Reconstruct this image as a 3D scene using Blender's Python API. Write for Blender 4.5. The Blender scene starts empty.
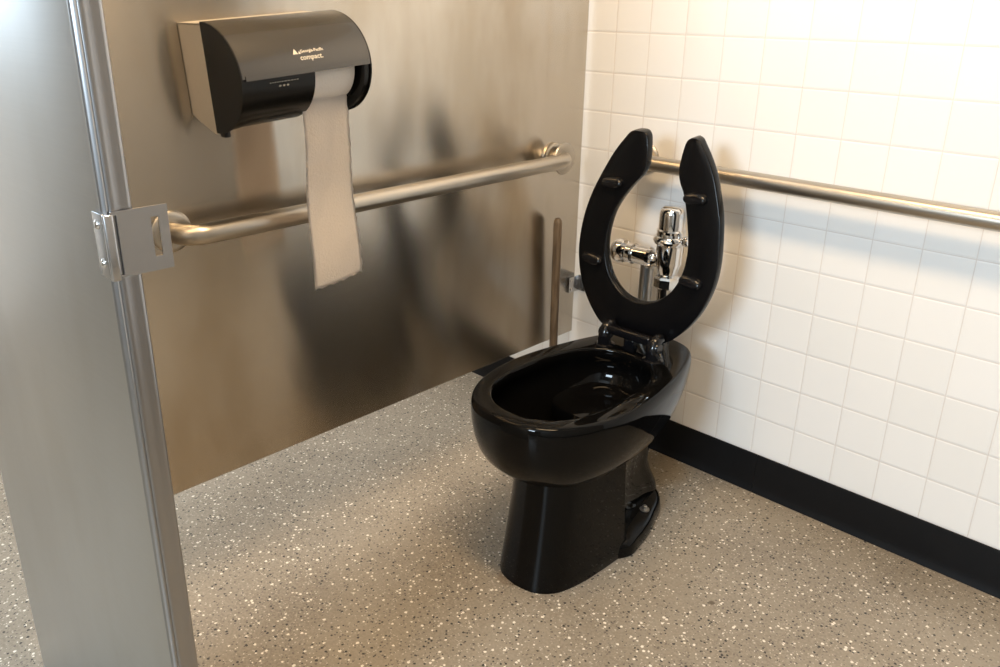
import bpy, bmesh, math, random
from mathutils import Vector, Matrix
random.seed(4)
D = bpy.data; S = bpy.context.scene; C = S.collection
PI = math.pi; R = math.radians

# ------------------------------------------------------------------ materials
def new_mat(name):
    m = D.materials.new(name); m.use_nodes = True
    nt = m.node_tree
    return m, nt, nt.nodes['Principled BSDF']

def N(nt, typ, **kw):
    n = nt.nodes.new(typ)
    for k, v in kw.items():
        if k.startswith('i_'):
            key = k[2:]
            n.inputs[int(key) if key.isdigit() else key].default_value = v
        else: setattr(n, k, v)
    return n

def math_(nt, op, a, b=None, clamp=False):
    n = nt.nodes.new('ShaderNodeMath'); n.operation = op; n.use_clamp = clamp
    for i, v in enumerate((a, b)):
        if v is None: continue
        if isinstance(v, (int, float)): n.inputs[i].default_value = v
        else: nt.links.new(v, n.inputs[i])
    return n.outputs[0]

def mixc(nt, fac, a, b):
    n = nt.nodes.new('ShaderNodeMix'); n.data_type = 'RGBA'
    for sock, v in ((n.inputs[0], fac), (n.inputs[6], a), (n.inputs[7], b)):
        if isinstance(v, (int, float)): sock.default_value = v
        elif isinstance(v, tuple): sock.default_value = (*v, 1) if len(v) == 3 else v
        else: nt.links.new(v, sock)
    return n.outputs[2]

def ramp(nt, fac, stops):
    n = nt.nodes.new('ShaderNodeMapRange'); n.interpolation_type = 'SMOOTHSTEP'
    nt.links.new(fac, n.inputs[0])
    for i, v in enumerate(stops): n.inputs[i + 1].default_value = v
    return n.outputs[0]

def plain(name, col, rough=.5, metal=0., coat=0., spec=.5, bump=0., bscale=80, trans=0., var=.0):
    m, nt, b = new_mat(name)
    b.inputs['Roughness'].default_value = rough
    b.inputs['Metallic'].default_value = metal
    b.inputs['Coat Weight'].default_value = coat
    b.inputs['Coat Roughness'].default_value = .05
    b.inputs['Specular IOR Level'].default_value = spec
    b.inputs['Transmission Weight'].default_value = trans
    tc = N(nt, 'ShaderNodeTexCoord')
    no = N(nt, 'ShaderNodeTexNoise', i_Scale=bscale, i_Detail=3.)
    nt.links.new(tc.outputs['Object'], no.inputs['Vector'])
    c = mixc(nt, no.outputs[0], tuple(x * (1 - var) for x in col), tuple(min(1, x * (1 + var)) for x in col))
    nt.links.new(c, b.inputs['Base Color'])
    if bump:
        bp = N(nt, 'ShaderNodeBump', i_Strength=bump, i_Distance=.001)
        nt.links.new(no.outputs[0], bp.inputs['Height']); nt.links.new(bp.outputs[0], b.inputs['Normal'])
    return m

def tile_mat(axis):
    m, nt, b = new_mat('white_wall_tile_' + axis)
    g = N(nt, 'ShaderNodeNewGeometry'); sp = N(nt, 'ShaderNodeSeparateXYZ')
    nt.links.new(g.outputs['Position'], sp.inputs[0])
    P = .1095
    def cell(o, off):
        t = math_(nt, 'DIVIDE', math_(nt, 'SUBTRACT', o, off), P)
        f = math_(nt, 'FRACT', t)
        d = math_(nt, 'SUBTRACT', .5, math_(nt, 'ABSOLUTE', math_(nt, 'SUBTRACT', f, .5)))
        return d, math_(nt, 'FLOOR', t)
    du, iu = cell(sp.outputs[0 if axis == 'x' else 1], .41)
    dv, iv = cell(sp.outputs[2], 1.101 - 20 * P)
    d = math_(nt, 'MINIMUM', du, dv)
    grout = ramp(nt, d, (.007, .014, 1, 0))
    edge = ramp(nt, d, (.008, .045, 0, 1))
    cb = N(nt, 'ShaderNodeCombineXYZ'); nt.links.new(iu, cb.inputs[0]); nt.links.new(iv, cb.inputs[1])
    wn = N(nt, 'ShaderNodeTexWhiteNoise'); nt.links.new(cb.outputs[0], wn.inputs['Vector'])
    tile = mixc(nt, wn.outputs[0], (.83, .815, .785), (.86, .845, .82))
    no = N(nt, 'ShaderNodeTexNoise', i_Scale=6., i_Detail=4.)
    nt.links.new(g.outputs['Position'], no.inputs['Vector'])
    gc = mixc(nt, no.outputs[0], (.66, .60, .56), (.74, .70, .66))
    nt.links.new(mixc(nt, grout, tile, gc), b.inputs['Base Color'])
    r = math_(nt, 'ADD', math_(nt, 'MULTIPLY', grout, .5), .22)
    nt.links.new(r, b.inputs['Roughness'])
    fine = N(nt, 'ShaderNodeTexNoise', i_Scale=14., i_Detail=2.)
    nt.links.new(g.outputs['Position'], fine.inputs['Vector'])
    h = math_(nt, 'ADD', edge, math_(nt, 'MULTIPLY', fine.outputs[0], .35))
    bp = N(nt, 'ShaderNodeBump', i_Strength=.55, i_Distance=.0012)
    nt.links.new(h, bp.inputs['Height']); nt.links.new(bp.outputs[0], b.inputs['Normal'])
    return m

def floor_mat():
    m, nt, b = new_mat('speckled_epoxy_floor')
    g = N(nt, 'ShaderNodeNewGeometry')
    pos = g.outputs['Position']
    no = N(nt, 'ShaderNodeTexNoise', i_Scale=2.2, i_Detail=5., i_Roughness=.6); nt.links.new(pos, no.inputs['Vector'])
    base = mixc(nt, ramp(nt, no.outputs[0], (.3, .7, 0, 1)), (.200, .168, .128), (.300, .260, .205))
    n2 = N(nt, 'ShaderNodeTexNoise', i_Scale=160., i_Detail=3.); nt.links.new(pos, n2.inputs['Vector'])
    base = mixc(nt, ramp(nt, n2.outputs[0], (.35, .65, 0, .5)), base, (.36, .32, .26))
    n3 = N(nt, 'ShaderNodeTexNoise', i_Scale=300., i_Detail=2.); nt.links.new(pos, n3.inputs['Vector'])
    warp = N(nt, 'ShaderNodeVectorMath', operation='SCALE'); nt.links.new(n3.outputs['Color'], warp.inputs[0]); warp.inputs['Scale'].default_value = .004
    add = N(nt, 'ShaderNodeVectorMath', operation='ADD'); nt.links.new(pos, add.inputs[0]); nt.links.new(warp.outputs[0], add.inputs[1])
    def chips(scale, keep, size, col, base, shift):
        mp = N(nt, 'ShaderNodeMapping'); mp.inputs['Location'].default_value = (shift, shift * .7, 0)
        mp.inputs['Scale'].default_value = (1, 1, .001)
        nt.links.new(add.outputs[0], mp.inputs['Vector'])
        v = N(nt, 'ShaderNodeTexVoronoi', i_Scale=scale); nt.links.new(mp.outputs[0], v.inputs['Vector'])
        s = N(nt, 'ShaderNodeSeparateXYZ'); nt.links.new(v.outputs['Color'], s.inputs[0])
        k = math_(nt, 'LESS_THAN', s.outputs[0], keep)
        rr = math_(nt, 'MULTIPLY', math_(nt, 'ADD', s.outputs[1], .35), size)
        inside = math_(nt, 'LESS_THAN', v.outputs['Distance'], rr)
        f = math_(nt, 'MULTIPLY', k, inside)
        return mixc(nt, f, base, col)
    base = chips(210, .28, .36, (.48, .43, .36), base, 3.1)
    base = chips(170, .26, .38, (.14, .12, .10), base, 7.7)
    base = chips(120, .21, .33, (.80, .75, .66), base, 0.3)
    base = chips(135, .22, .34, (.03, .028, .025), base, 5.3)
    # two old stains; the middle entry paints the warm-lit patch behind the toilet
    for (x, y, r, col, s) in ((.81, -.499, .0085, (.10, .075, .05), .9), (.372, -.095, .13, (.26, .17, .07), .45), (.425, -.765, .034, (.17, .11, .06), .5)):
        vm = N(nt, 'ShaderNodeVectorMath', operation='DISTANCE'); vm.inputs[1].default_value = (x, y, 0)
        nt.links.new(add.outputs[0], vm.inputs[0])
        base = mixc(nt, ramp(nt, vm.outputs['Value'], (r * .6, r * 1.1, s, 0)), base, col)
    nt.links.new(base, b.inputs['Base Color'])
    b.inputs['Roughness'].default_value = .34
    b.inputs['Specular IOR Level'].default_value = .45
    bp = N(nt, 'ShaderNodeBump', i_Strength=.35, i_Distance=.0008)
    n4 = N(nt, 'ShaderNodeTexNoise', i_Scale=90., i_Detail=3.); nt.links.new(pos, n4.inputs['Vector'])
    nt.links.new(n4.outputs[0], bp.inputs['Height']); nt.links.new(bp.outputs[0], b.inputs['Normal'])
    return m

def steel(name, col=(.56, .53, .49), rough=.3, aniso=0., grain='x', dirt=.0, wave=0., rot=0.):
    """brushed stainless steel; grain = direction of the brushing"""
    m, nt, b = new_mat(name)
    b.inputs['Metallic'].default_value = 1
    g = N(nt, 'ShaderNodeNewGeometry'); pos = g.outputs['Position']
    mp = N(nt, 'ShaderNodeMapping')
    k = {'x': (4, 4, 500), 'y': (4, 4, 500), 'z': (500, 500, 4)}[grain]
    mp.inputs['Scale'].default_value = k
    nt.links.new(pos, mp.inputs['Vector'])
    no = N(nt, 'ShaderNodeTexNoise', i_Scale=1., i_Detail=4.); nt.links.new(mp.outputs[0], no.inputs['Vector'])
    smp = N(nt, 'ShaderNodeMapping'); smp.inputs['Scale'].default_value = (3, 3, 1.1); nt.links.new(pos, smp.inputs['Vector'])
    sm = N(nt, 'ShaderNodeTexNoise', i_Scale=1.3, i_Detail=5., i_Roughness=.55); nt.links.new(smp.outputs[0], sm.inputs['Vector'])
    smf = ramp(nt, sm.outputs[0], (.38, .68, 0, 1))
    c = mixc(nt, no.outputs[0], tuple(x * .97 for x in col), tuple(min(1, x * 1.03) for x in col))
    c = mixc(nt, math_(nt, 'MULTIPLY', smf, dirt), c, tuple(x * y for x, y in zip(col, (.72, .66, .56))))
    nt.links.new(c, b.inputs['Base Color'])
    r = math_(nt, 'ADD', math_(nt, 'MULTIPLY', no.outputs[0], .02), math_(nt, 'ADD', rough - .01, math_(nt, 'MULTIPLY', smf, dirt * .08)))
    nt.links.new(r, b.inputs['Roughness'])
    if aniso:
        b.inputs['Anisotropic'].default_value = aniso
        tg = N(nt, 'ShaderNodeCombineXYZ')
        v = {'x': (0, 0, 1), 'y': (0, 0, 1), 'z': (1, 0, 0)}[grain]   # the rough direction lies across the brushing
        for i in range(3): tg.inputs[i].default_value = v[i]
        nt.links.new(tg.outputs[0], b.inputs['Tangent'])
        b.inputs['Anisotropic Rotation'].default_value = rot
    h = math_(nt, 'MULTIPLY', no.outputs[0], .0)
    if wave:
        wm = N(nt, 'ShaderNodeMapping'); wm.inputs['Scale'].default_value = (2.6, 5.5, 1.0); nt.links.new(pos, wm.inputs['Vector'])
        wv = N(nt, 'ShaderNodeTexNoise', i_Scale=1., i_Detail=1.); nt.links.new(wm.outputs[0], wv.inputs['Vector'])
        h = math_(nt, 'ADD', h, math_(nt, 'MULTIPLY', wv.outputs[0], wave))
    bp = N(nt, 'ShaderNodeBump', i_Strength=.3, i_Distance=.001)
    nt.links.new(h, bp.inputs['Height']); nt.links.new(bp.outputs[0], b.inputs['Normal'])
    return m

M = dict(
    tile_x=tile_mat('x'), tile_y=tile_mat('y'), floor=floor_mat(),
    paint=plain('dark_wall_paint', (.30, .285, .265), .6, bump=.2, var=.03),  # unseen walls, coloured dark to dim their reflections and the bounce light
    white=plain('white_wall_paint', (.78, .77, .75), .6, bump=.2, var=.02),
    ceiling=plain('ceiling_paint', (.55, .53, .50), .8, bump=.3, var=.02),
    rubber=plain('black_rubber_base', (.006, .006, .0065), .45, spec=.15, bump=.3, bscale=60, var=.2),
    porcelain=plain('black_glazed_porcelain', (.0030, .0028, .0026), .05, spec=.17, coat=.0, bump=.02, bscale=20, var=.1),
    seat=plain('black_seat_plastic', (.003, .003, .0035), .24, spec=.22, bump=.1, bscale=500, var=.1),
    hinge=plain('black_hinge_plastic', (.005, .005, .006), .16, spec=.4, bump=.05, var=.1),
    water=plain('toilet_water', (.02, .02, .02), .01, spec=.8, var=0),
    chrome=plain('polished_chrome', (.82, .81, .80), .06, metal=1, var=.02),
    pipe=plain('dull_chrome_pipe', (.46, .44, .41), .3, metal=1, var=.08),
    panel=steel('brushed_steel_partition', (.58, .535, .47), .21, .88, 'y', .7, 3.2),
    pil=steel('brushed_steel_pilaster', (.66, .65, .63), .34, .6, 'x', .25, .4),
    trim=steel('steel_edge_trim', (.42, .42, .43), .30, .0, 'z', .2, 0),
    bar=steel('satin_steel_bar', (.52, .475, .41), .33, 0, 'y', .15, 0),
    keeper=plain('satin_chrome_keeper', (.60, .61, .63), .24, metal=1, bump=.1, var=.04),
    housing=plain('beige_plastic_housing', (.50, .455, .39), .45, var=.04),
    smoke=plain('smoky_brown_plastic', (.036, .028, .016), .26, spec=1.0, coat=.4, bump=.0, bscale=30, var=.2),
    smokedark=plain('dark_smoked_plastic', (.006, .0055, .0045), .25, spec=.3, bump=.03, var=.2),
    print=plain('pale_print', (.70, .66, .58), .5, var=.02),
    paper=plain('white_tissue_paper', (.86, .81, .765), .95, spec=.1, bump=1., bscale=260, var=.03),
    core=plain('cardboard_core', (.35, .25, .16), .9, var=.1),
    wood=None,
    cap=plain('grey_wall_cap', (.5, .5, .5), .5),
    glass=plain('frosted_pane', (.85, .9, .95), .4),
)
def wood():
    m, nt, b = new_mat('weathered_wood')
    g = N(nt, 'ShaderNodeTexCoord')
    mp = N(nt, 'ShaderNodeMapping'); mp.inputs['Scale'].default_value = (60, 60, 5); nt.links.new(g.outputs['Object'], mp.inputs['Vector'])
    no = N(nt, 'ShaderNodeTexNoise', i_Scale=1.5, i_Detail=5.); nt.links.new(mp.outputs[0], no.inputs['Vector'])
    nt.links.new(mixc(nt, ramp(nt, no.outputs[0], (.3, .7, 0, 1)), (.10, .07, .045), (.24, .18, .12)), b.inputs['Base Color'])
    b.inputs['Roughness'].default_value = .6
    return m
M['wood'] = wood()

# ------------------------------------------------------------------ helpers
def obj(name, bm, mat, parent=None, smooth=True, angle=40):
    bmesh.ops.recalc_face_normals(bm, faces=bm.faces[:])
    me = D.meshes.new(name); bm.to_mesh(me); bm.free()
    me.materials.append(mat)
    o = D.objects.new(name, me); C.objects.link(o)
    if parent: o.parent = parent
    if smooth:
        for p in me.polygons: p.use_smooth = True
        es = {}
        bm2 = bmesh.new(); bm2.from_mesh(me)
        for e in bm2.edges:
            if len(e.link_faces) == 2 and e.calc_face_angle(0) > R(angle): e.smooth = False
        bm2.to_mesh(me); bm2.free()
    return o

def thing(name, label, cat, loc=(0, 0, 0), group=None):
    o = D.objects.new(name, None); C.objects.link(o); o.location = loc
    o['label'] = label; o['category'] = cat
    if group: o['group'] = group
    o.empty_display_size = .05
    return o
def place(ob, parent):      # geometry is written in room coordinates; move it under a thing at its base
    ob.data.transform(Matrix.Translation(-Vector(parent.location))); return ob
def part(name, bm, mat, parent, label=None, **kw):
    root = parent
    while root.parent: root = root.parent
    o = obj(name, bm, mat, None, **kw)
    o.data.transform(Matrix.Translation(-root.location)); o.parent = parent
    if label: o['label'] = label
    return o
def struct(name, bm, mat, **kw):
    o = obj(name, bm, mat, **kw); o['kind'] = 'structure'; return o

def box(bm, x0, x1, y0, y1, z0, z1, bev=0, seg=2):
    r = bmesh.ops.create_cube(bm, size=1)
    vs = r['verts']
    for v in vs:
        v.co = Vector(((x0 + x1) / 2 + v.co.x * (x1 - x0), (y0 + y1) / 2 + v.co.y * (y1 - y0), (z0 + z1) / 2 + v.co.z * (z1 - z0)))
    if bev:
        es = list({e for v in vs for e in v.link_edges})
        bmesh.ops.bevel(bm, geom=es, offset=bev, segments=seg, affect='EDGES', profile=.5)
def nb(): return bmesh.new()
def boxbm(*a, **k):
    bm = nb(); box(bm, *a, **k); return bm

def frame_from(d):
    d = d.normalized(); a = Vector((0, 0, 1)) if abs(d.z) < .9 else Vector((1, 0, 0))
    u = d.cross(a).normalized(); v = d.cross(u).normalized(); return u, v
def tube(bm, pts, r, n=20, cap=True):
    pts = [Vector(p) for p in pts]; rr = r if isinstance(r, (list, tuple)) else [r] * len(pts)
    rings = []; u = None
    for i, p in enumerate(pts):
        d = (pts[min(i + 1, len(pts) - 1)] - pts[max(i - 1, 0)]).normalized()
        if u is None: u, v = frame_from(d)
        else:
            u = (u - d * u.dot(d)).normalized(); v = d.cross(u).normalized()
        rings.append([bm.verts.new(p + (u * math.cos(2 * PI * k / n) + v * math.sin(2 * PI * k / n)) * rr[i]) for k in range(n)])
    for a, b in zip(rings, rings[1:]):
        for k in range(n): bm.faces.new((a[k], a[(k + 1) % n], b[(k + 1) % n], b[k]))
    if cap:
        bm.faces.new(rings[0][::-1]); bm.faces.new(rings[-1])
def lathe(bm, base, axis, prof, n=28):
    """prof = [(distance along axis, radius)]"""
    base = Vector(base); axis = Vector(axis).normalized(); u, v = frame_from(axis)
    rings = []
    for h, r in prof:
        if r < 1e-5: rings.append([bm.verts.new(base + axis * h)])
        else: rings.append([bm.verts.new(base + axis * h + (u * math.cos(2 * PI * k / n) + v * math.sin(2 * PI * k / n)) * r) for k in range(n)])
    for a, b in zip(rings, rings[1:]):
        for k in range(n):
            k2 = (k + 1) % n
            if len(a) == 1 and len(b) == 1: continue
            if len(a) == 1: bm.faces.new((a[0], b[k2], b[k]))
            elif len(b) == 1: bm.faces.new((a[k], a[k2], b[0]))
            else: bm.faces.new((a[k], a[k2], b[k2], b[k]))
    if len(rings[0]) > 1: bm.faces.new(rings[0][::-1])
    if len(rings[-1]) > 1: bm.faces.new(rings[-1])
def arc_pts(c, a, b, r, t0, t1, n=8):
    c, a, b = Vector(c), Vector(a), Vector(b)
    return [c + a * r * math.cos(t0 + (t1 - t0) * i / n) + b * r * math.sin(t0 + (t1 - t0) * i / n) for i in range(n + 1)]
def catmull(P, closed=True, m=7):
    out = []; n = len(P)
    rng = range(n) if closed else range(n - 1)
    for i in rng:
        g = (lambda k: P[k % n]) if closed else (lambda k: P[max(0, min(n - 1, k))])
        p0, p1, p2, p3 = g(i - 1), g(i), g(i + 1), g(i + 2)
        for j in range(m):
            t = j / m
            out.append(tuple(.5 * (2 * p1[k] + (p2[k] - p0[k]) * t + (2 * p0[k] - 5 * p1[k] + 4 * p2[k] - p3[k]) * t * t + (3 * p1[k] - p0[k] - 3 * p2[k] + p3[k]) * t ** 3) for k in range(2)))
    if not closed: out.append(P[-1])
    return out
def halves(P):           # half-outline (half width, y) front to back -> closed ring of (x, y)
    return [(w, y) for w, y in P] + [(-w, y) for w, y in P[-2:0:-1]]
def ring_xy(P, xc, m=7):
    return [(xc + x, y) for x, y in catmull(halves(P), True, m)]
def loft(bm, rings, cap0=True, cap1=True):
    vr = [[bm.verts.new(p) for p in r] for r in rings]; n = len(vr[0])
    for a, b in zip(vr, vr[1:]):
        for k in range(n): bm.faces.new((a[k], a[(k + 1) % n], b[(k + 1) % n], b[k]))
    if cap0: bm.faces.new(vr[0][::-1])
    if cap1: bm.faces.new(vr[-1])
    return vr
def lerp_half(A, B, t): return [((1 - t) * a[0] + t * b[0], (1 - t) * a[1] + t * b[1]) for a, b in zip(A, B)]
def offset_half(A, d):   # push a half-outline outwards by d
    out = []
    for i, (w, y) in enumerate(A):
        p = A[max(0, i - 1)] if i else (-A[1][0], A[1][1]); q = A[i + 1] if i + 1 < len(A) else (-A[-2][0], A[-2][1])
        t = (q[0] - p[0], q[1] - p[1]); L = math.hypot(*t) or 1
        nx, ny = t[1] / L, -t[0] / L
        out.append((0 if i in (0, len(A) - 1) else w + nx * d, y + ny * d))
    return out

# ------------------------------------------------------------------ room
X0, X1, Y0, CEIL = -2.2, 2.6, -4.2, 2.75
BASE_H = .115
bm = nb(); box(bm, X0 - .1, X1 + .1, Y0 - .1, .1, -.1, 0); struct('floor', bm, M['floor'], smooth=False)
bm = nb(); box(bm, X0 - .1, X1 + .1, Y0 - .1, .1, CEIL, CEIL + .1); struct('ceiling', bm, M['ceiling'], smooth=False)
bm = nb(); box(bm, X0 - .1, X1 + .1, 0, .1, 0, CEIL); struct('wall_back', bm, M['tile_x'], smooth=False)
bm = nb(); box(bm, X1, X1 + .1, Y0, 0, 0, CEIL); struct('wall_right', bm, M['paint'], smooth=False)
LY0, LY1, LZ0, LZ1 = -3.5, -1.9, 1.25, 2.3
bm = nb(); box(bm, X0 - .1, X0, Y0, LY0, 0, CEIL); box(bm, X0 - .1, X0, LY1, 0, 0, CEIL); box(bm, X0 - .1, X0, LY0, LY1, 0, LZ0); box(bm, X0 - .1, X0, LY0, LY1, LZ1, CEIL); struct('wall_left', bm, M['white'], smooth=False)
# wall behind the camera, with a window
WX0, WX1, WZ0, WZ1 = .95, 1.85, 1.55, 2.25
bm = nb()
box(bm, X0 - .1, WX0, Y0 - .1, Y0, 0, CEIL); box(bm, WX1, X1 + .1, Y0 - .1, Y0, 0, CEIL)
box(bm, WX0, WX1, Y0 - .1, Y0, 0, WZ0); box(bm, WX0, WX1, Y0 - .1, Y0, WZ1, CEIL)
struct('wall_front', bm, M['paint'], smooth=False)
bm = nb()
for a in ((WX0, WX0 + .03, WZ0, WZ1), (WX1 - .03, WX1, WZ0, WZ1), (WX0, WX1, WZ0, WZ0 + .03), (WX0, WX1, WZ1 - .03, WZ1)):
    box(bm, a[0], a[1], Y0 - .07, Y0 - .03, a[2], a[3])
struct('window_1', bm, M['cap'], smooth=False)
bm = nb()
for a in ((LY0, LY0 + .03, LZ0, LZ1), (LY1 - .03, LY1, LZ0, LZ1), (LY0, LY1, LZ0, LZ0 + .03), (LY0, LY1, LZ1 - .03, LZ1)):
    box(bm, X0 - .07, X0 - .03, a[0], a[1], a[2], a[3])
struct('window_2', bm, M['cap'], smooth=False)

def base_profile(bm, a, b, axis):
    """black rubber base with a rounded top lip and a small toe at the floor; runs a..b along axis"""
    prof = [(0, 0), (.012, 0), (.011, .004), (.007, .012), (.005, .03), (.0045, BASE_H - .006), (.003, BASE_H - .001), (0, BASE_H)]
    ring = []
    for t in (a, b):
        if axis == 'x': ring.append([bm.verts.new((t, -.0005 - d, h)) for d, h in prof])
        else: ring.append([bm.verts.new((X1 - .0005 - d, t, h)) for d, h in prof])
    n = len(prof)
    for k in range(n): bm.faces.new((ring[0][k], ring[0][(k + 1) % n], ring[1][(k + 1) % n], ring[1][k]))
    bm.faces.new(ring[0]); bm.faces.new(ring[1][::-1])
bm = nb(); base_profile(bm, X0, .650, 'x'); base_profile(bm, .6512, X1 - .013, 'x')
struct('baseboard_back', bm, M['rubber'], angle=50)
bm = nb(); base_profile(bm, Y0, -.014, 'y'); struct('baseboard_right', bm, M['rubber'], angle=50)

# ------------------------------------------------------------------ steel partition
t = thing('toilet_partition', 'brushed stainless steel side panel of the stall, hung above the floor', 'partition', (0, -.82, .302))
bm = nb(); box(bm, -.026, 0, -1.618, -.022, .302, 1.80, bev=.0025)
part('panel', bm, M['panel'], t, smooth=True, angle=60)
# wall bracket
t = thing('wall_bracket', 'small steel bracket joining the partition edge to the tiled wall', 'bracket', (.014, -.02, .46))
bm = nb()
box(bm, .0005, .0035, -.052, -.0005, .436, .486, bev=.001); box(bm, .0035, .027, -.0045, -.0005, .436, .486, bev=.001)
part('bracket_plate', bm, M['keeper'], t)
for z in (.447, .475):
    bm = nb(); lathe(bm, (.0035, -.042, z), (1, 0, 0), [(0, .0055), (.002, .005), (.0032, .002), (.0032, 0)], 16)
    part('screw', bm, M['chrome'], t)

# ------------------------------------------------------------------ pilaster
PX0, PX1, PY0, PY1 = -.079, .620, -1.652, -1.620
t = thing('stall_pilaster', 'broad brushed steel front panel of the stall, with a latch plate on its edge', 'partition', (.28, -1.636, 0))
bm = nb(); box(bm, PX0, PX1 - .004, PY0, PY1, .0, 2.2, bev=.002)
part('panel', bm, M['pil'], t, angle=60)
bm = nb()   # folded edge: front bead, seam, shallow hollow, rounded back bead
prof = [(.611, PY0 - .0004), (.613, PY0 - .0012), (.6165, PY0 - .0012), (.6195, PY0 + .0002), (.6212, PY0 + .003), (.6205, PY0 + .005), (.6198, PY0 + .0058),
        (.6208, PY0 + .0066), (.6215, PY0 + .009), (.6205, PY0 + .013), (.6195, PY0 + .018), (.6192, PY0 + .022), (.6198, PY0 + .0265), (.6190, PY0 + .0300),
        (.6170, PY0 + .0320), (.6140, PY0 + .0328), (.611, PY0 + .0328)]
r = [[bm.verts.new((x, y, z)) for x, y in prof] for z in (.0, 2.2)]
n = len(prof)
for k in range(n): bm.faces.new((r[0][k], r[0][(k + 1) % n], r[1][(k + 1) % n], r[1][k]))
bm.faces.new(r[0]); bm.faces.new(r[1][::-1])
part('edge_trim', bm, M['trim'], t, angle=50)
KZ0, KZ1 = .993, 1.066
bm = nb()
box(bm, .5965, .624, PY0 - .0042, PY0 - .0015, KZ0, KZ1, bev=.0008)      # flange on the face
box(bm, .6215, .6285, PY0 - .0042, PY0 + .0062, KZ0 - .001, KZ1 - .001, bev=.0015)  # stop lip
# strike plate with a slot
y0, y1, s0, s1, sz0, sz1 = PY0 + .0110, -1.5845, -1.6045, -1.5955, 1.010, 1.055
px0, px1 = .6222, .6247
box(bm, px0, px1, y0, s0, KZ0 + .001, KZ1 + .001); box(bm, px0, px1, s1, y1, KZ0 + .001, KZ1 + .001)
box(bm, px0, px1, s0, s1, sz1, KZ1 + .001); box(bm, px0, px1, s0, s1, KZ0 + .001, sz0)
box(bm, px0, px1, PY0 + .004, PY0 + .0110, KZ1 - .003, KZ1 + .001); box(bm, px0, px1, PY0 + .004, PY0 + .0110, KZ0 + .001, KZ0 + .004)
kp = part('latch_keeper', bm, M['keeper'], t, label='bluish satin metal latch plate with a slot', angle=50)
for z, x in ((1.053, .6085), (1.010, .6105)):
    bm = nb(); lathe(bm, (x, PY0 - .0042, z), (0, -1, 0), [(0, .0056), (.0014, .0052), (.0026, .0036), (.0030, 0)], 20)
    part('screw', bm, M['chrome'], kp)

pil = t; pil.rotation_euler.y = -.020; pil.location.x += 1.06 * .020     # stands very slightly out of plumb

# ------------------------------------------------------------------ grab bars
BR = .0205
def flange(bm, c, axis, r=.041):
    lathe(bm, c, axis, [(.0005, r), (.005, r), (.008, r - .003), (.0095, r - .010), (.010, BR + .002), (.010, BR)], 40)
def grab_bar(name, label, wall, a, b, z0, z1, mat):
    """wall 'x': bar runs along x on the tiled wall; 'y': along y on the partition"""
    off = .062; rr = .045
    def P(s, d, z): return Vector((s, -d, z)) if wall == 'x' else Vector((d, s, z))
    t = thing(name, label, 'grab bar', P((a + b) / 2, off, (z0 + z1) / 2))
    pts = [P(a, .001, z0)]
    for i in range(9):
        th = PI / 2 * i / 8
        pts.append(P(a + rr * (1 - math.cos(th)), off - rr + rr * math.sin(th), z0))
    pts += [P(a + rr + (b - a - 2 * rr) * k / 8, off, z0 + (z1 - z0) * k / 8) for k in range(1, 8)]
    for i in range(9):
        th = PI / 2 * (1 - i / 8)
        pts.append(P(b - rr * (1 - math.cos(th)), off - rr + rr * math.sin(th), z1))
    pts.append(P(b, .001, z1))
    bm = nb(); tube(bm, pts, BR, 28); part('rail', bm, mat, t)
    ax = (0, -1, 0) if wall == 'x' else (1, 0, 0)
    for s, z in ((a, z0), (b, z1)):
        bm = nb(); flange(bm, P(s, 0, z), ax); part('flange', bm, mat, t)
    return t
gb = grab_bar('grab_bar', 'satin steel grab bar fixed along the stainless side panel', 'y', -1.300, -.150, .866, .872, M['bar'])
bm = nb(); lathe(bm, (.034, -.150, .872), (1, 0, 0), [(0, BR + .001), (0, .043), (.004, .045), (.007, .0435), (.0085, .039), (.0085, BR + .001)], 40)
part('cover_flange', bm, M['bar'], gb, label='loose round cover slid forward off the panel')
grab_bar('grab_bar', 'satin steel grab bar running along the white tiled wall behind the toilet', 'x', .212, 1.40, .880, .874, M['bar'])

# ------------------------------------------------------------------ toilet
XC = .432
t = thing('toilet', 'glossy black floor mounted toilet with its open front seat raised', 'toilet', (XC, -.47, 0))
RIM = [(0, -.832), (.088, -.812), (.146, -.750), (.179, -.655), (.186, -.545), (.166, -.405), (.131, -.285), (.084, -.200), (0, -.175)]
LOW = [(0, -.755), (.056, -.745), (.100, -.710), (.119, -.650), (.123, -.570), (.121, -.480), (.110, -.390), (.084, -.310), (0, -.280)]
INN = [(0, -.788), (.062, -.774), (.110, -.726), (.133, -.650), (.136, -.560), (.128, -.465), (.092, -.388), (.048, -.355), (0, -.345)]
ZR = .455
def at(P, z, m=7): return [(x, y, z) for x, y in ring_xy(P, XC, m)]
# the underside rises towards the back
def at_tilt(P, z, m=7):
    out = []
    for x, y in ring_xy(P, XC, m):
        k = max(0, (y + .46)) ; out.append((x, y, z + k * k * .9 * (.43 - z) / .16))
    return out
rings = []
for tt, z, dd in ((1, .277, -.004), (.95, .278, 0), (.82, .282, .001), (.60, .292, .002), (.40, .308, .002), (.23, .333, .003), (.10, .365, .003), (.02, .40, .003), (0, .428, .003), (0, .443, .002)):
    Q = offset_half(lerp_half(RIM, LOW, tt), dd)
    rings.append(at_tilt(Q, z) if z < .4 else at(Q, z))
for a in (0, 25, 50, 75, 90):
    rings.append(at(offset_half(RIM, -.010 + .010 * math.cos(R(a)) + .001), .445 + .010 * math.sin(R(a))))
for a in (90, 60, 30, 0):
    rings.append(at(offset_half(INN, .007 - .007 * math.cos(R(a))), .448 + .007 * math.sin(R(a))))
cen = (0, -.56)
def shrink(P, k, cy=-.56, dx=1): return [(w * k * dx, cy + (y - cy) * k) for w, y in P]
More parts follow.
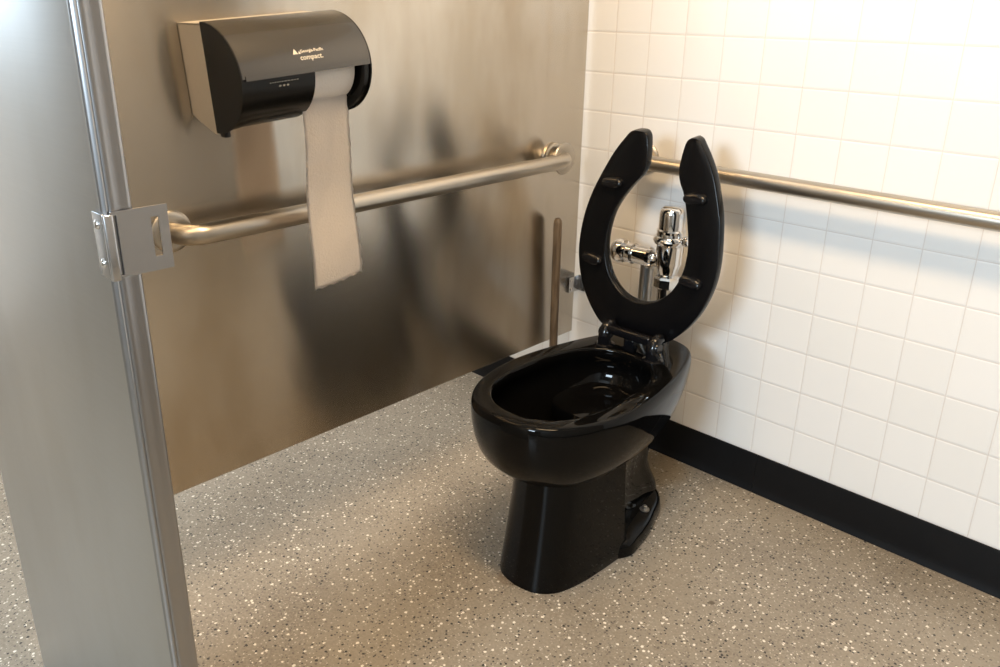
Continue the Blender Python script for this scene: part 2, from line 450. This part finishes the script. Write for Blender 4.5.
for k, z in ((1.0, .430), (1.05, .418), (1.07, .40), (1.03, .375), (.93, .345), (.78, .315), (.60, .285), (.44, .258), (.33, .235), (.27, .205), (.22, .18), (.12, .165)):
    rings.append(at(shrink(INN, k, -.555 + (.418 - min(z, .418)) * .25), z))
bm = nb(); loft(bm, rings)
bowl = part('bowl', bm, M['porcelain'], t, angle=75)
bm = nb(); rw = at(shrink(INN, .375, -.51), .243); loft(bm, [rw, [(x, y, z - .004) for x, y, z in rw]])
w_ = part('water', bm, M['water'], t)
# pedestal
def sharp(P, xc):
    """half outline -> ring; spline the front, straight back"""
    f = catmull(P, False, 5)
    return [(xc + w, y) for w, y in f] + [(xc - w, y) for w, y in f[::-1][:-1]]
def ped(k, z):
    T = [(0, -.742), (.046, -.732), (.078, -.698), (.091, -.645), (.096, -.570), (.098, -.500)]
    B = [(0, -.778), (.052, -.767), (.090, -.728), (.108, -.660), (.114, -.580), (.116, -.500)]
    return [(x, y, z) for x, y in sharp(lerp_half(T, B, k), XC + .018)]
bm = nb(); rs = []
for z in (0, .004, .03, .06, .10, .14, .18, .22, .276):
    k = (1 - z / .276) ** 1.35
    r_ = ped(k, z)
    if z == 0: r_ = [(XC + (x - XC) * .985, y * .997 - .002, z) for x, y, z in r_]
    rs.append(r_)
loft(bm, rs)
pd = part('pedestal', bm, M['porcelain'], t, angle=35)
# foot flange with trapway
FOOT = [(0, -.56), (.10, -.555), (.146, -.50), (.142, -.44), (.128, -.375), (.111, -.325), (.085, -.262), (.045, -.222), (0, -.205)]
bm = nb()
loft(bm, [at(offset_half(FOOT, -.002), 0), at(FOOT, .004), at(offset_half(FOOT, -.004), .026), at(offset_half(FOOT, -.008), .034), at(offset_half(FOOT, -.016), .038), at(shrink(FOOT, .6, -.40), .042)])
ft = part('foot', bm, M['porcelain'], t, angle=60)
TRAP = [(0, -.56), (.070, -.55), (.092, -.50), (.086, -.44), (.070, -.37), (.058, -.30), (.052, -.25), (.030, -.222), (0, -.215)]
bm = nb()
tr = []
for z, k, sh in ((.03, 1.04, 0), (.06, 1.0, 0), (.10, .93, -.01), (.14, .88, -.02), (.19, .90, -.02), (.24, 1.0, 0), (.30, 1.08, .01), (.36, 1.1, .015)):
    tr.append([(x, y + sh, z) for x, y, z in at(shrink(TRAP, k, -.42), z)])
loft(bm, tr); part('trapway', bm, M['porcelain'], t, angle=60)
for sx in (-1, 1):
    bm = nb(); lathe(bm, (XC + sx * .088, -.350, .038), (0, 0, 1), [(0, .013), (.003, .013), (.004, .006), (.012, .006), (.014, .004), (.014, 0)], 18)
    part('floor_bolt', bm, M['pipe'], ft, label='small metal floor bolt on the foot')
# seat (raised): local plane u along x, v up the seat
SX, SY, SZ, TH = .404, -.300, .487, R(7.0)
def sp(u, v, d):     # d > 0 towards the room (underside of the seat)
    c, s = math.cos(TH), math.sin(TH); u *= .985; v *= .985
    return (SX + u, SY + v * s - d * c, SZ + v * c + d * -s)
OUT = [(0, 0), (.060, .0), (.098, .003), (.138, .038), (.169, .080), (.190, .125), (.2025, .172), (.206, .215), (.2035, .26), (.197, .303), (.186, .348), (.168, .396), (.148, .440), (.128, .473), (.110, .497), (.097, .512), (.078, .5165), (.062, .509),
       (.0555, .490), (.0515, .462), (.0505, .436), (.0580, .410), (.0750, .384), (.094, .346), (.110, .302), (.1185, .262), (.1205, .230), (.1170, .195), (.1055, .160), (.087, .130), (.058, .104), (.030, .091), (0, .086)]
def resample(P, n):
    L = [0]
    for a, b in zip(P, P[1:]): L.append(L[-1] + math.dist(a, b))
    out = []; k = 0
    for i in range(n + 1):
        t = L[-1] * i / n
        while k < len(P) - 2 and L[k + 1] < t: k += 1
        f = (t - L[k]) / max(1e-9, L[k + 1] - L[k]); out.append(tuple(P[k][q] + (P[k + 1][q] - P[k][q]) * f for q in (0, 1)))
    return out
sm = catmull(OUT, False, 5); TIP = 16 * 5
NS = 90
oo = resample(sm[:TIP + 1], NS); ii = resample(sm[TIP:][::-1], NS)
pairs = [((-a[0], a[1]), (-b[0], b[1])) for a, b in zip(oo, ii)][::-1] + list(zip(oo, ii))[1:]
bm = nb(); rs = []
# section across the ring: flat underside, rounded edges, slightly domed back
sec = [(.04, 0.), (.01, .001), (0, .004), (0, .019), (.02, .024), (.08, .0275), (.3, .0295), (.5, .030), (.7, .0295), (.92, .0275), (.98, .024), (1, .019), (1, .004), (.99, .001), (.96, 0.), (.5, 0.)]
for (a, b) in pairs:
    k = max(0, min(1, (b[1] - .29) / .14)); k = k * k * (3 - 2 * k)      # the opening sits a little to one side
    ka = max(0, min(1, (a[1] - .29) / .14)); b = (b[0] + (.020 if b[0] < 0 else .011) * k, b[1]); a = (a[0] + .006 * ka, a[1])
    rs.append([sp(a[0] + (b[0] - a[0]) * t, a[1] + (b[1] - a[1]) * t, -dp) for t, dp in sec])
loft(bm, rs[1:-1])
seat = part('seat', bm, M['seat'], t, angle=50)
def bumper(u, v, ang, L=.062):
    bm = nb(); n = 20; rs = []
    for sc, h in ((1., .0), (1., .007), (.93, .0105), (.72, .0135), (.4, .0148)):
        ring = []
        for k in range(n):
            a = 2 * PI * k / n
            x = math.copysign(abs(math.cos(a)) ** .7, math.cos(a)) * L / 2 * (1 - (1 - sc) * .4); y = math.sin(a) * .0145 * sc
            ring.append(sp(u + x * math.cos(ang) - y * math.sin(ang), v + x * math.sin(ang) + y * math.cos(ang), -.0005 + h))
        rs.append(ring)
    loft(bm, rs); part('bumper', bm, M['hinge'], seat)
for u, v, a in ((-.121, .380, .05), (.121, .377, .05), (-.152, .172, -.1), (.145, .176, -.1)): bumper(u, v, a)
# hinge
for sx in (-1, 1):
    bm = nb(); x = .424 + sx * .073
    pts = [(x, -.338, ZR - .001), (x, -.342, ZR + .012), (x, -.343, ZR + .030), (x, -.336, ZR + .045), (x, -.324, ZR + .052), (x - 0, -.312, ZR + .052)]
    tube(bm, pts, [.019, .0165, .0155, .0155, .0150, .013], 20)
    lathe(bm, (x - .012, -.336, ZR + .034), (1, 0, 0), [(-.004, .013), (.0, .016), (.024, .016), (.028, .013)], 20)
    lathe(bm, (x, -.338, ZR - .001), (0, 0, 1), [(0, .026), (.004, .026), (.006, .022), (.0065, .018)], 24)
    hg = part('hinge', bm, M['hinge'], t, angle=50)
bm = nb(); box(bm, .360, .488, -.350, -.326, .492, .514, bev=.005, seg=3)
part('hinge_bar', bm, M['hinge'], hg)
bm = nb(); box(bm, .408, .440, -.342, -.318, ZR + .0005, .4925, bev=.006, seg=3)
part('hinge_block', bm, M['hinge'], hg)

# ------------------------------------------------------------------ flush valve
VX, VY = .390, -.130
t = thing('flush_valve', 'polished chrome flush valve seen through the raised black seat', 'flush valve', (VX, VY, .455))
bm = nb()
lathe(bm, (VX, VY, 0), (0, 0, 1), [(.605, .020), (.612, .027), (.632, .031), (.640, .034), (.690, .035), (.696, .043), (.704, .046), (.712, .043), (.716, .038), (.724, .037)], 32)
body = part('valve_body', bm, M['chrome'], t)
bm = nb(); lathe(bm, (VX, VY, 0), (0, 0, 1), [(.722, .037), (.730, .038), (.734, .034), (.775, .034), (.785, .0315), (.791, .024), (.793, 0)], 32)
part('valve_cap', bm, M['chrome'], t)
bm = nb(); lathe(bm, (VX, VY, 0), (0, 0, 1), [(.572, .030), (.576, .034), (.598, .034), (.604, .030), (.608, .022)], 8)
part('coupling_nut', bm, M['chrome'], t, angle=25)
bm = nb(); tube(bm, [(VX, VY, .576), (VX, VY, .50), (VX + .004, -.150, .4552)], .0235, 24)
lathe(bm, (VX + .003, -.148, .456), (0, 0, 1), [(0, .038), (.006, .038), (.012, .032), (.030, .031), (.034, .025)], 28)
part('flush_tube', bm, M['chrome'], t)
bm = nb(); lathe(bm, (VX, VY, .706), (.93, -.15, .08), [(.03, .009), (.046, .009), (.048, .013), (.058, .014), (.064, .012), (.066, 0)], 20)
part('override_button', bm, M['chrome'], t)
SXV = .318
bm = nb(); lathe(bm, (SXV, VY, .642), (1, 0, .0), [(-.03, .0), (-.03, .025), (.012, .026), (.016, .031), (.026, .031), (.029, .024), (.034, .021), (.05, .021), (.06, .021)], 28)
lathe(bm, (SXV, VY, .642), (0, 1, 0), [(0, .022), (.03, .022), (.034, .018), (.10, .018), (.1295, .018)], 24)
stop = part('control_stop', bm, M['chrome'], t)
bm = nb(); lathe(bm, (SXV - .028, VY, .642), (-1, 0, 0), [(0, .020), (.008, .020), (.009, .029), (.024, .029), (.026, .021), (.034, .021), (.036, .031), (.050, .035), (.064, .032), (.076, .022), (.081, .009), (.082, 0)], 28)
part('stop_cap', bm, M['chrome'], stop)
bm = nb(); lathe(bm, (SXV, -.0005, .642), (0, -1, 0), [(0, .040), (.004, .040), (.010, .036), (.020, .026), (.024, .021)], 32)
part('wall_flange', bm, M['pipe'], t)
t2 = thing('water_pipe', 'dull grey vertical pipe standing behind the chrome flush valve', 'pipe', (.29, -.075, 0))
bm = nb(); tube(bm, [(.302, -.092, .0005), (.302, -.092, .618)], .0185, 24)
part('pipe_run', bm, M['pipe'], t2)

# ------------------------------------------------------------------ stick behind the toilet (plunger handle)
t = thing('plunger', 'weathered wooden stick handle propped against the steel panel behind the toilet', 'plunger', (.020, -.155, 0))
a, b = Vector((.0145, -.128, .05)), Vector((.0255, -.150, .697)); d_ = b - a
bm = nb(); tube(bm, [a + d_ * k for k in (0, .25, .5, .75, .975, .99, 1)], [.0125, .0125, .0125, .0125, .0125, .011, .007], 20)
part('handle', bm, M['wood'], t)
bm = nb(); lathe(bm, (.0135, -.126, .001), (0, 0, 1), [(0, .062), (.006, .066), (.03, .060), (.05, .042), (.058, .022), (.085, .019), (.09, .014)], 32)
part('rubber_cup', bm, M['rubber'], t)

# ------------------------------------------------------------------ toilet paper dispenser
TILT = R(4.0)
DY0, DY1 = -1.235, -.960
CX, CZ, RX, RZ = .090, 1.153, .114, .097
t = thing('toilet_paper_dispenser', 'smoky brown twin roll toilet paper dispenser on the steel panel', 'dispenser', (0, -1.09, 1.15))
bm = nb()
prof = [(.0005, 1.064), (.0005, 1.246), (.090, 1.246), (.090, 1.054), (.082, 1.050), (.024, 1.070)]
prof = [(.0005, 1.082), (.0005, 1.246), (.088, 1.2465), (.088, 1.0535), (.080, 1.0525), (.022, 1.072)]
def wallbox(bm, prof, y0, y1):
    r = [[bm.verts.new((x, y, z)) for x, z in prof] for y in (y0, y1)]; n = len(prof)
    for k in range(n): bm.faces.new((r[0][k], r[0][(k + 1) % n], r[1][(k + 1) % n], r[1][k]))
    bm.faces.new(r[0]); bm.faces.new(r[1][::-1])
# housing as an open tray: back plate, two cheeks, top and bottom
wallbox(bm, prof, DY0, DY0 + .004); wallbox(bm, prof, DY1 - .004, DY1)
box(bm, .0005, .004, DY0, DY1, 1.080, 1.246); box(bm, .0005, .088, DY0, DY1, 1.243, 1.2465)
box(bm, .010, .060, -1.092, -1.086, 1.10, 1.24)
part('housing', bm, M['housing'], t, smooth=False)
def ell(a, rx=RX, rz=RZ): return (CX + rx * math.cos(a), CZ + rz * math.sin(a))
def shell(bm, y0, y1, a0, a1, rx, rz, th=.003, n=28, ny=1):
    """curved sheet round the rolls between the angles a0 and a1"""
    vs = []
    for side in (0, 1):
        rx_, rz_ = rx - th * side, rz - th * side
        vs.append([[bm.verts.new((ell(a0 + (a1 - a0) * i / n, rx_, rz_)[0], y, ell(a0 + (a1 - a0) * i / n, rx_, rz_)[1])) for i in range(n + 1)] for y in (y0, y1)])
    o, i_ = vs
    for k in range(n):
        bm.faces.new((o[0][k], o[1][k], o[1][k + 1], o[0][k + 1])); bm.faces.new((i_[0][k], i_[0][k + 1], i_[1][k + 1], i_[1][k]))
        for s in (0, 1): bm.faces.new((o[s][k], o[s][k + 1], i_[s][k + 1], i_[s][k]))
    for k in (0, n): bm.faces.new((o[0][k], i_[0][k], i_[1][k], o[1][k]))
bm = nb(); shell(bm, DY0, DY1, R(3), R(90), RX, RZ)
shell(bm, DY0 + .006, DY1 - .002, R(1), R(6), RX + .0015, RZ + .001, .004, 4)      # lip along the lower edge
cv = part('cover', bm, M['smoke'], t, angle=50)
def endcap(bm, y0, y1, inner=None):
    n = 36; a0, a1 = R(-90), R(90)
    g = 0 if inner is None else .0035
    outer = [ell(a0 + (a1 - a0) * i / n, RX - g, RZ - g) for i in range(n + 1)]
    if inner is None:
        wallbox(bm, outer, y0, y1)
    else:
        ins = [(CX + (x - CX) * inner, CZ + (z - CZ) * inner) for x, z in outer]
        r = []
        for y in (y0, y1): r.append(([bm.verts.new((x, y, z)) for x, z in outer], [bm.verts.new((x, y, z)) for x, z in ins]))
        for k in range(n):
            bm.faces.new((r[0][0][k], r[0][0][k + 1], r[0][1][k + 1], r[0][1][k])); bm.faces.new((r[1][0][k + 1], r[1][0][k], r[1][1][k], r[1][1][k + 1]))
            bm.faces.new((r[0][0][k], r[1][0][k], r[1][0][k + 1], r[0][0][k + 1])); bm.faces.new((r[0][1][k + 1], r[1][1][k + 1], r[1][1][k], r[0][1][k]))
        for k in (0, n): bm.faces.new((r[0][0][k], r[0][1][k], r[1][1][k], r[1][0][k]))
for y0, y1 in ((DY0 - .003, DY0), (DY1, DY1 + .003)):
    bm = nb(); endcap(bm, y0, y1)
    part('end_panel', bm, M['smokedark'], t, angle=50)
for y0, y1, f in ((DY0, DY0 + .022, .90), (DY1 - .012, DY1, .80)):
    bm = nb(); endcap(bm, y0, y1, f); part('end_rim', bm, M['smokedark'], t, angle=50)
# lower left sliding door that hides the spare roll
bm = nb(); shell(bm, DY0 + .0225, -1.084, R(-88), R(2), RX - .006, RZ - .005, .003)
wallbox(bm, [(CX + x * .94, CZ + z * .94) for x, z in [(RX * math.cos(R(a)), RZ * math.sin(R(a))) for a in range(-90, 3, 6)]] + [(CX - .02, CZ), (CX - .02, CZ - RZ * .94)], -1.087, -1.084)
door = part('sliding_door', bm, M['smokedark'], t, angle=50)
# latch tabs below
for y in (DY0 + .004, DY1 - .010):
    bm = nb(); box(bm, CX - .002, CX + .016, y, y + .012, 1.0475, 1.060, bev=.002); part('hinge_tab', bm, M['smokedark'], t)
# printed marks on the cover
def on_cover(y, a, lift, rx=RX, rz=RZ):
    x, z = ell(a, rx, rz); nrm = Vector((math.cos(a) / rx, 0, math.sin(a) / rz)).normalized()
    return Vector((x, y, z)) + nrm * lift
def print_poly(bm, pts, a_mid, ymid, lift=.0004, rx=RX, rz=RZ):
    """pts = [(s along the cover to the right, h up)] in metres"""
    vs = []
    for s, h in pts: vs.append(bm.verts.new(on_cover(ymid + s, a_mid + h / ((rx + rz) / 2), lift, rx, rz)))
    bm.faces.new(vs)
def text_bm(body, size, a_mid, ymid, lift=.0004, bold=0., rx=RX, rz=RZ):
    cu = D.curves.new('lettering', 'FONT'); cu.body = body; cu.size = size; cu.align_x = 'CENTER'; cu.offset = bold; cu.resolution_u = 2
    tmp = D.objects.new('lettering', cu); C.objects.link(tmp)
    bpy.context.view_layer.update()
    dg = bpy.context.evaluated_depsgraph_get(); me = D.meshes.new_from_object(tmp.evaluated_get(dg))
    bm = nb(); bm.from_mesh(me)
    for v in bm.verts: v.co = on_cover(ymid + v.co.x, a_mid + v.co.y / ((rx + rz) / 2), lift, rx, rz)
    D.objects.remove(tmp); D.curves.remove(cu); D.meshes.remove(me)
    return bm
YM = -1.092
bm = nb()
print_poly(bm, [(-.033, 0), (-.022, 0), (-.0275, .011)], R(21), YM)
print_poly(bm, [(-.0215, 0), (-.016, 0), (-.019, .006)], R(21), YM)
part('logo_mark', bm, M['print'], cv, smooth=False)
part('brand_lettering', text_bm('Georgia-Pacific', .0082, R(22), YM + .008, bold=.0002), M['print'], cv, smooth=False)
part('model_lettering', text_bm('compact.', .0135, R(14.5), YM + .004, bold=.0003), M['print'], cv, smooth=False)
bm = nb()
x = -.030
while x < .026:
    w = random.uniform(.0025, .006)
    print_poly(bm, [(x, 0), (x + w, 0), (x + w, .0016), (x, .0016)], R(-5), -1.150, rx=RX - .006, rz=RZ - .005)
    x += w + .0016
for s in (-.009, -.001, .007):
    print_poly(bm, [(s + .003 * math.cos(k * PI / 3), -.007 + .0022 * math.sin(k * PI / 3)) for k in range(6)], R(-5), -1.150, rx=RX - .006, rz=RZ - .005)
part('small_print', bm, plain('faded_print', (.28, .27, .23), .5), door, smooth=False)

# roll of paper with its hanging sheet (inside the dispenser)
RY0, RY1, RCX, RCZ, RRAD = -1.080, -.980, .116, 1.152, .064
t = thing('toilet_roll', 'white toilet paper roll in the dispenser with a long sheet hanging down', 'toilet paper', (RCX, -1.01, RCZ))
bm = nb(); lathe(bm, (RCX, RY0, RCZ), (0, 1, 0), [(0, .022), (0, RRAD), (.0995, RRAD), (.0995, .022)], 48)
part('roll', bm, M['paper'], t, angle=50)
bm = nb(); lathe(bm, (RCX, RY0 - .001, RCZ), (0, 1, 0), [(0, .0215), (.101, .0215)], 24); part('core', bm, M['core'], t)
bm = nb()
nz, ny = 44, 14; grid = []
rnd = random.Random(2)
zt, zb = 1.101, .730
for i in range(nz + 1):
    f = i / nz; row = []
    for j in range(ny + 1):
        g = j / ny
        # comes off the front of the roll, then falls in a lazy curve
        x = .149 + .004 * min(1, f * 8) + .012 * f * f + .004 * math.sin(f * 9) + .0025 * math.sin(g * 6 + f * 5)
        y0 = RY0 - .008 * min(1, f * 12) - .002 * f; y1 = RY1 - .006 * min(1, f * 6) + .018 * f
        y = y0 + (y1 - y0) * g + (.0012 * math.sin(i * 1.7) if j == ny else 0)
        y -= (RCZ - (zt + (zb - zt) * f)) * math.tan(TILT)
        z = zt + (zb - zt) * f + (g - .5) * .006 * f - (y + 1.02) * math.tan(TILT) * (1 - min(1, f * 3))*0
        if i == nz: z += .0015 * math.sin(j * 2.1)
        row.append(bm.verts.new((x, y, z)))
    grid.append(row)
for i in range(nz):
    for j in range(ny): bm.faces.new((grid[i][j], grid[i][j + 1], grid[i + 1][j + 1], grid[i + 1][j]))
r_ = bmesh.ops.solidify(bm, geom=bm.faces[:], thickness=.0005)
part('hanging_sheet', bm, M['paper'], t, angle=80)

# the dispenser hangs a little crooked, its right end higher
for o in [o for o in C.objects if o.name.startswith(('toilet_paper_dispenser', 'toilet_roll')) and not o.parent]:
    pv = Vector((0, DY0, 1.15)); rot = Matrix.Rotation(TILT, 3, 'X')
    o.location = pv + rot @ (o.location - pv); o.rotation_euler.x = TILT

# ------------------------------------------------------------------ ceiling lights
def area(name, loc, rot, sx, sy, power, col):
    l = D.lights.new(name, 'AREA'); l.shape = 'RECTANGLE'; l.size = sx; l.size_y = sy; l.energy = power; l.color = col
    o = D.objects.new(name, l); C.objects.link(o); o.location = loc; o.rotation_euler = rot; return o
WARM = (1.0, .70, .39); COOL = (.70, .86, 1.0)
def fixture(x, y, sx, sy, power, col, label):
    t = thing('ceiling_light', label, 'ceiling light', (x, y, CEIL))
    bm = nb(); hx, hy = sx / 2 + .03, sy / 2 + .03
    box(bm, x - hx, x + hx, y - hy, y + hy, CEIL - .05, CEIL - .0005, bev=.004)
    part('light_frame', bm, M['cap'], t)
    area('lamp', (x, y, CEIL - .054), (0, 0, 0), sx, sy, power, col)
fixture(.95, -1.12, 1.2, .26, 62, WARM, 'long warm ceiling light above the stall')
fixture(-1.1, -.95, 1.2, .16, 55, (1, .93, .84), 'long ceiling light above the neighbouring stall')
area('daylight', ((WX0 + WX1) / 2, Y0 - .02, (WZ0 + WZ1) / 2), (R(90), 0, 0), WX1 - WX0 - .06, WZ1 - WZ0 - .06, 150, COOL)

area('daylight', (X0 - .02, (LY0 + LY1) / 2, (LZ0 + LZ1) / 2), (0, R(-90), 0), LZ1 - LZ0 - .06, LY1 - LY0 - .06, 20, COOL)
w = D.worlds.new('world'); S.world = w; w.use_nodes = True
w.node_tree.nodes['Background'].inputs[0].default_value = (.8, .9, 1, 1)
w.node_tree.nodes['Background'].inputs[1].default_value = .6

# ------------------------------------------------------------------ camera
F, YAW, PIT, ROL = 824.057, -.778854, .350934, .010291
CXP, CYP = 475.379, 303.143
f = Vector((math.sin(YAW) * math.cos(PIT), math.cos(YAW) * math.cos(PIT), -math.sin(PIT)))
r = f.cross(Vector((0, 0, 1))).normalized(); u = r.cross(f)
r2 = r * math.cos(ROL) + u * math.sin(ROL); u2 = -r * math.sin(ROL) + u * math.cos(ROL)
cam = D.cameras.new('camera'); co = D.objects.new('camera', cam); C.objects.link(co)
mw = Matrix(((r2.x, u2.x, -f.x), (r2.y, u2.y, -f.y), (r2.z, u2.z, -f.z))).to_4x4()
mw.translation = (1.497635, -1.979983, 1.287142)
co.matrix_world = mw
cam.sensor_width = 36; cam.sensor_fit = 'HORIZONTAL'; cam.lens = F * 36 / 1000
cam.shift_x = (500 - CXP) / 1000; cam.shift_y = (CYP - 333.5) / 1000
cam.clip_start = .02
S.camera = co
S.view_settings.view_transform = 'Standard'; S.view_settings.look = 'None'
S.view_settings.gamma = 1; S.view_settings.use_curve_mapping = False
S.view_settings.exposure = -0.36
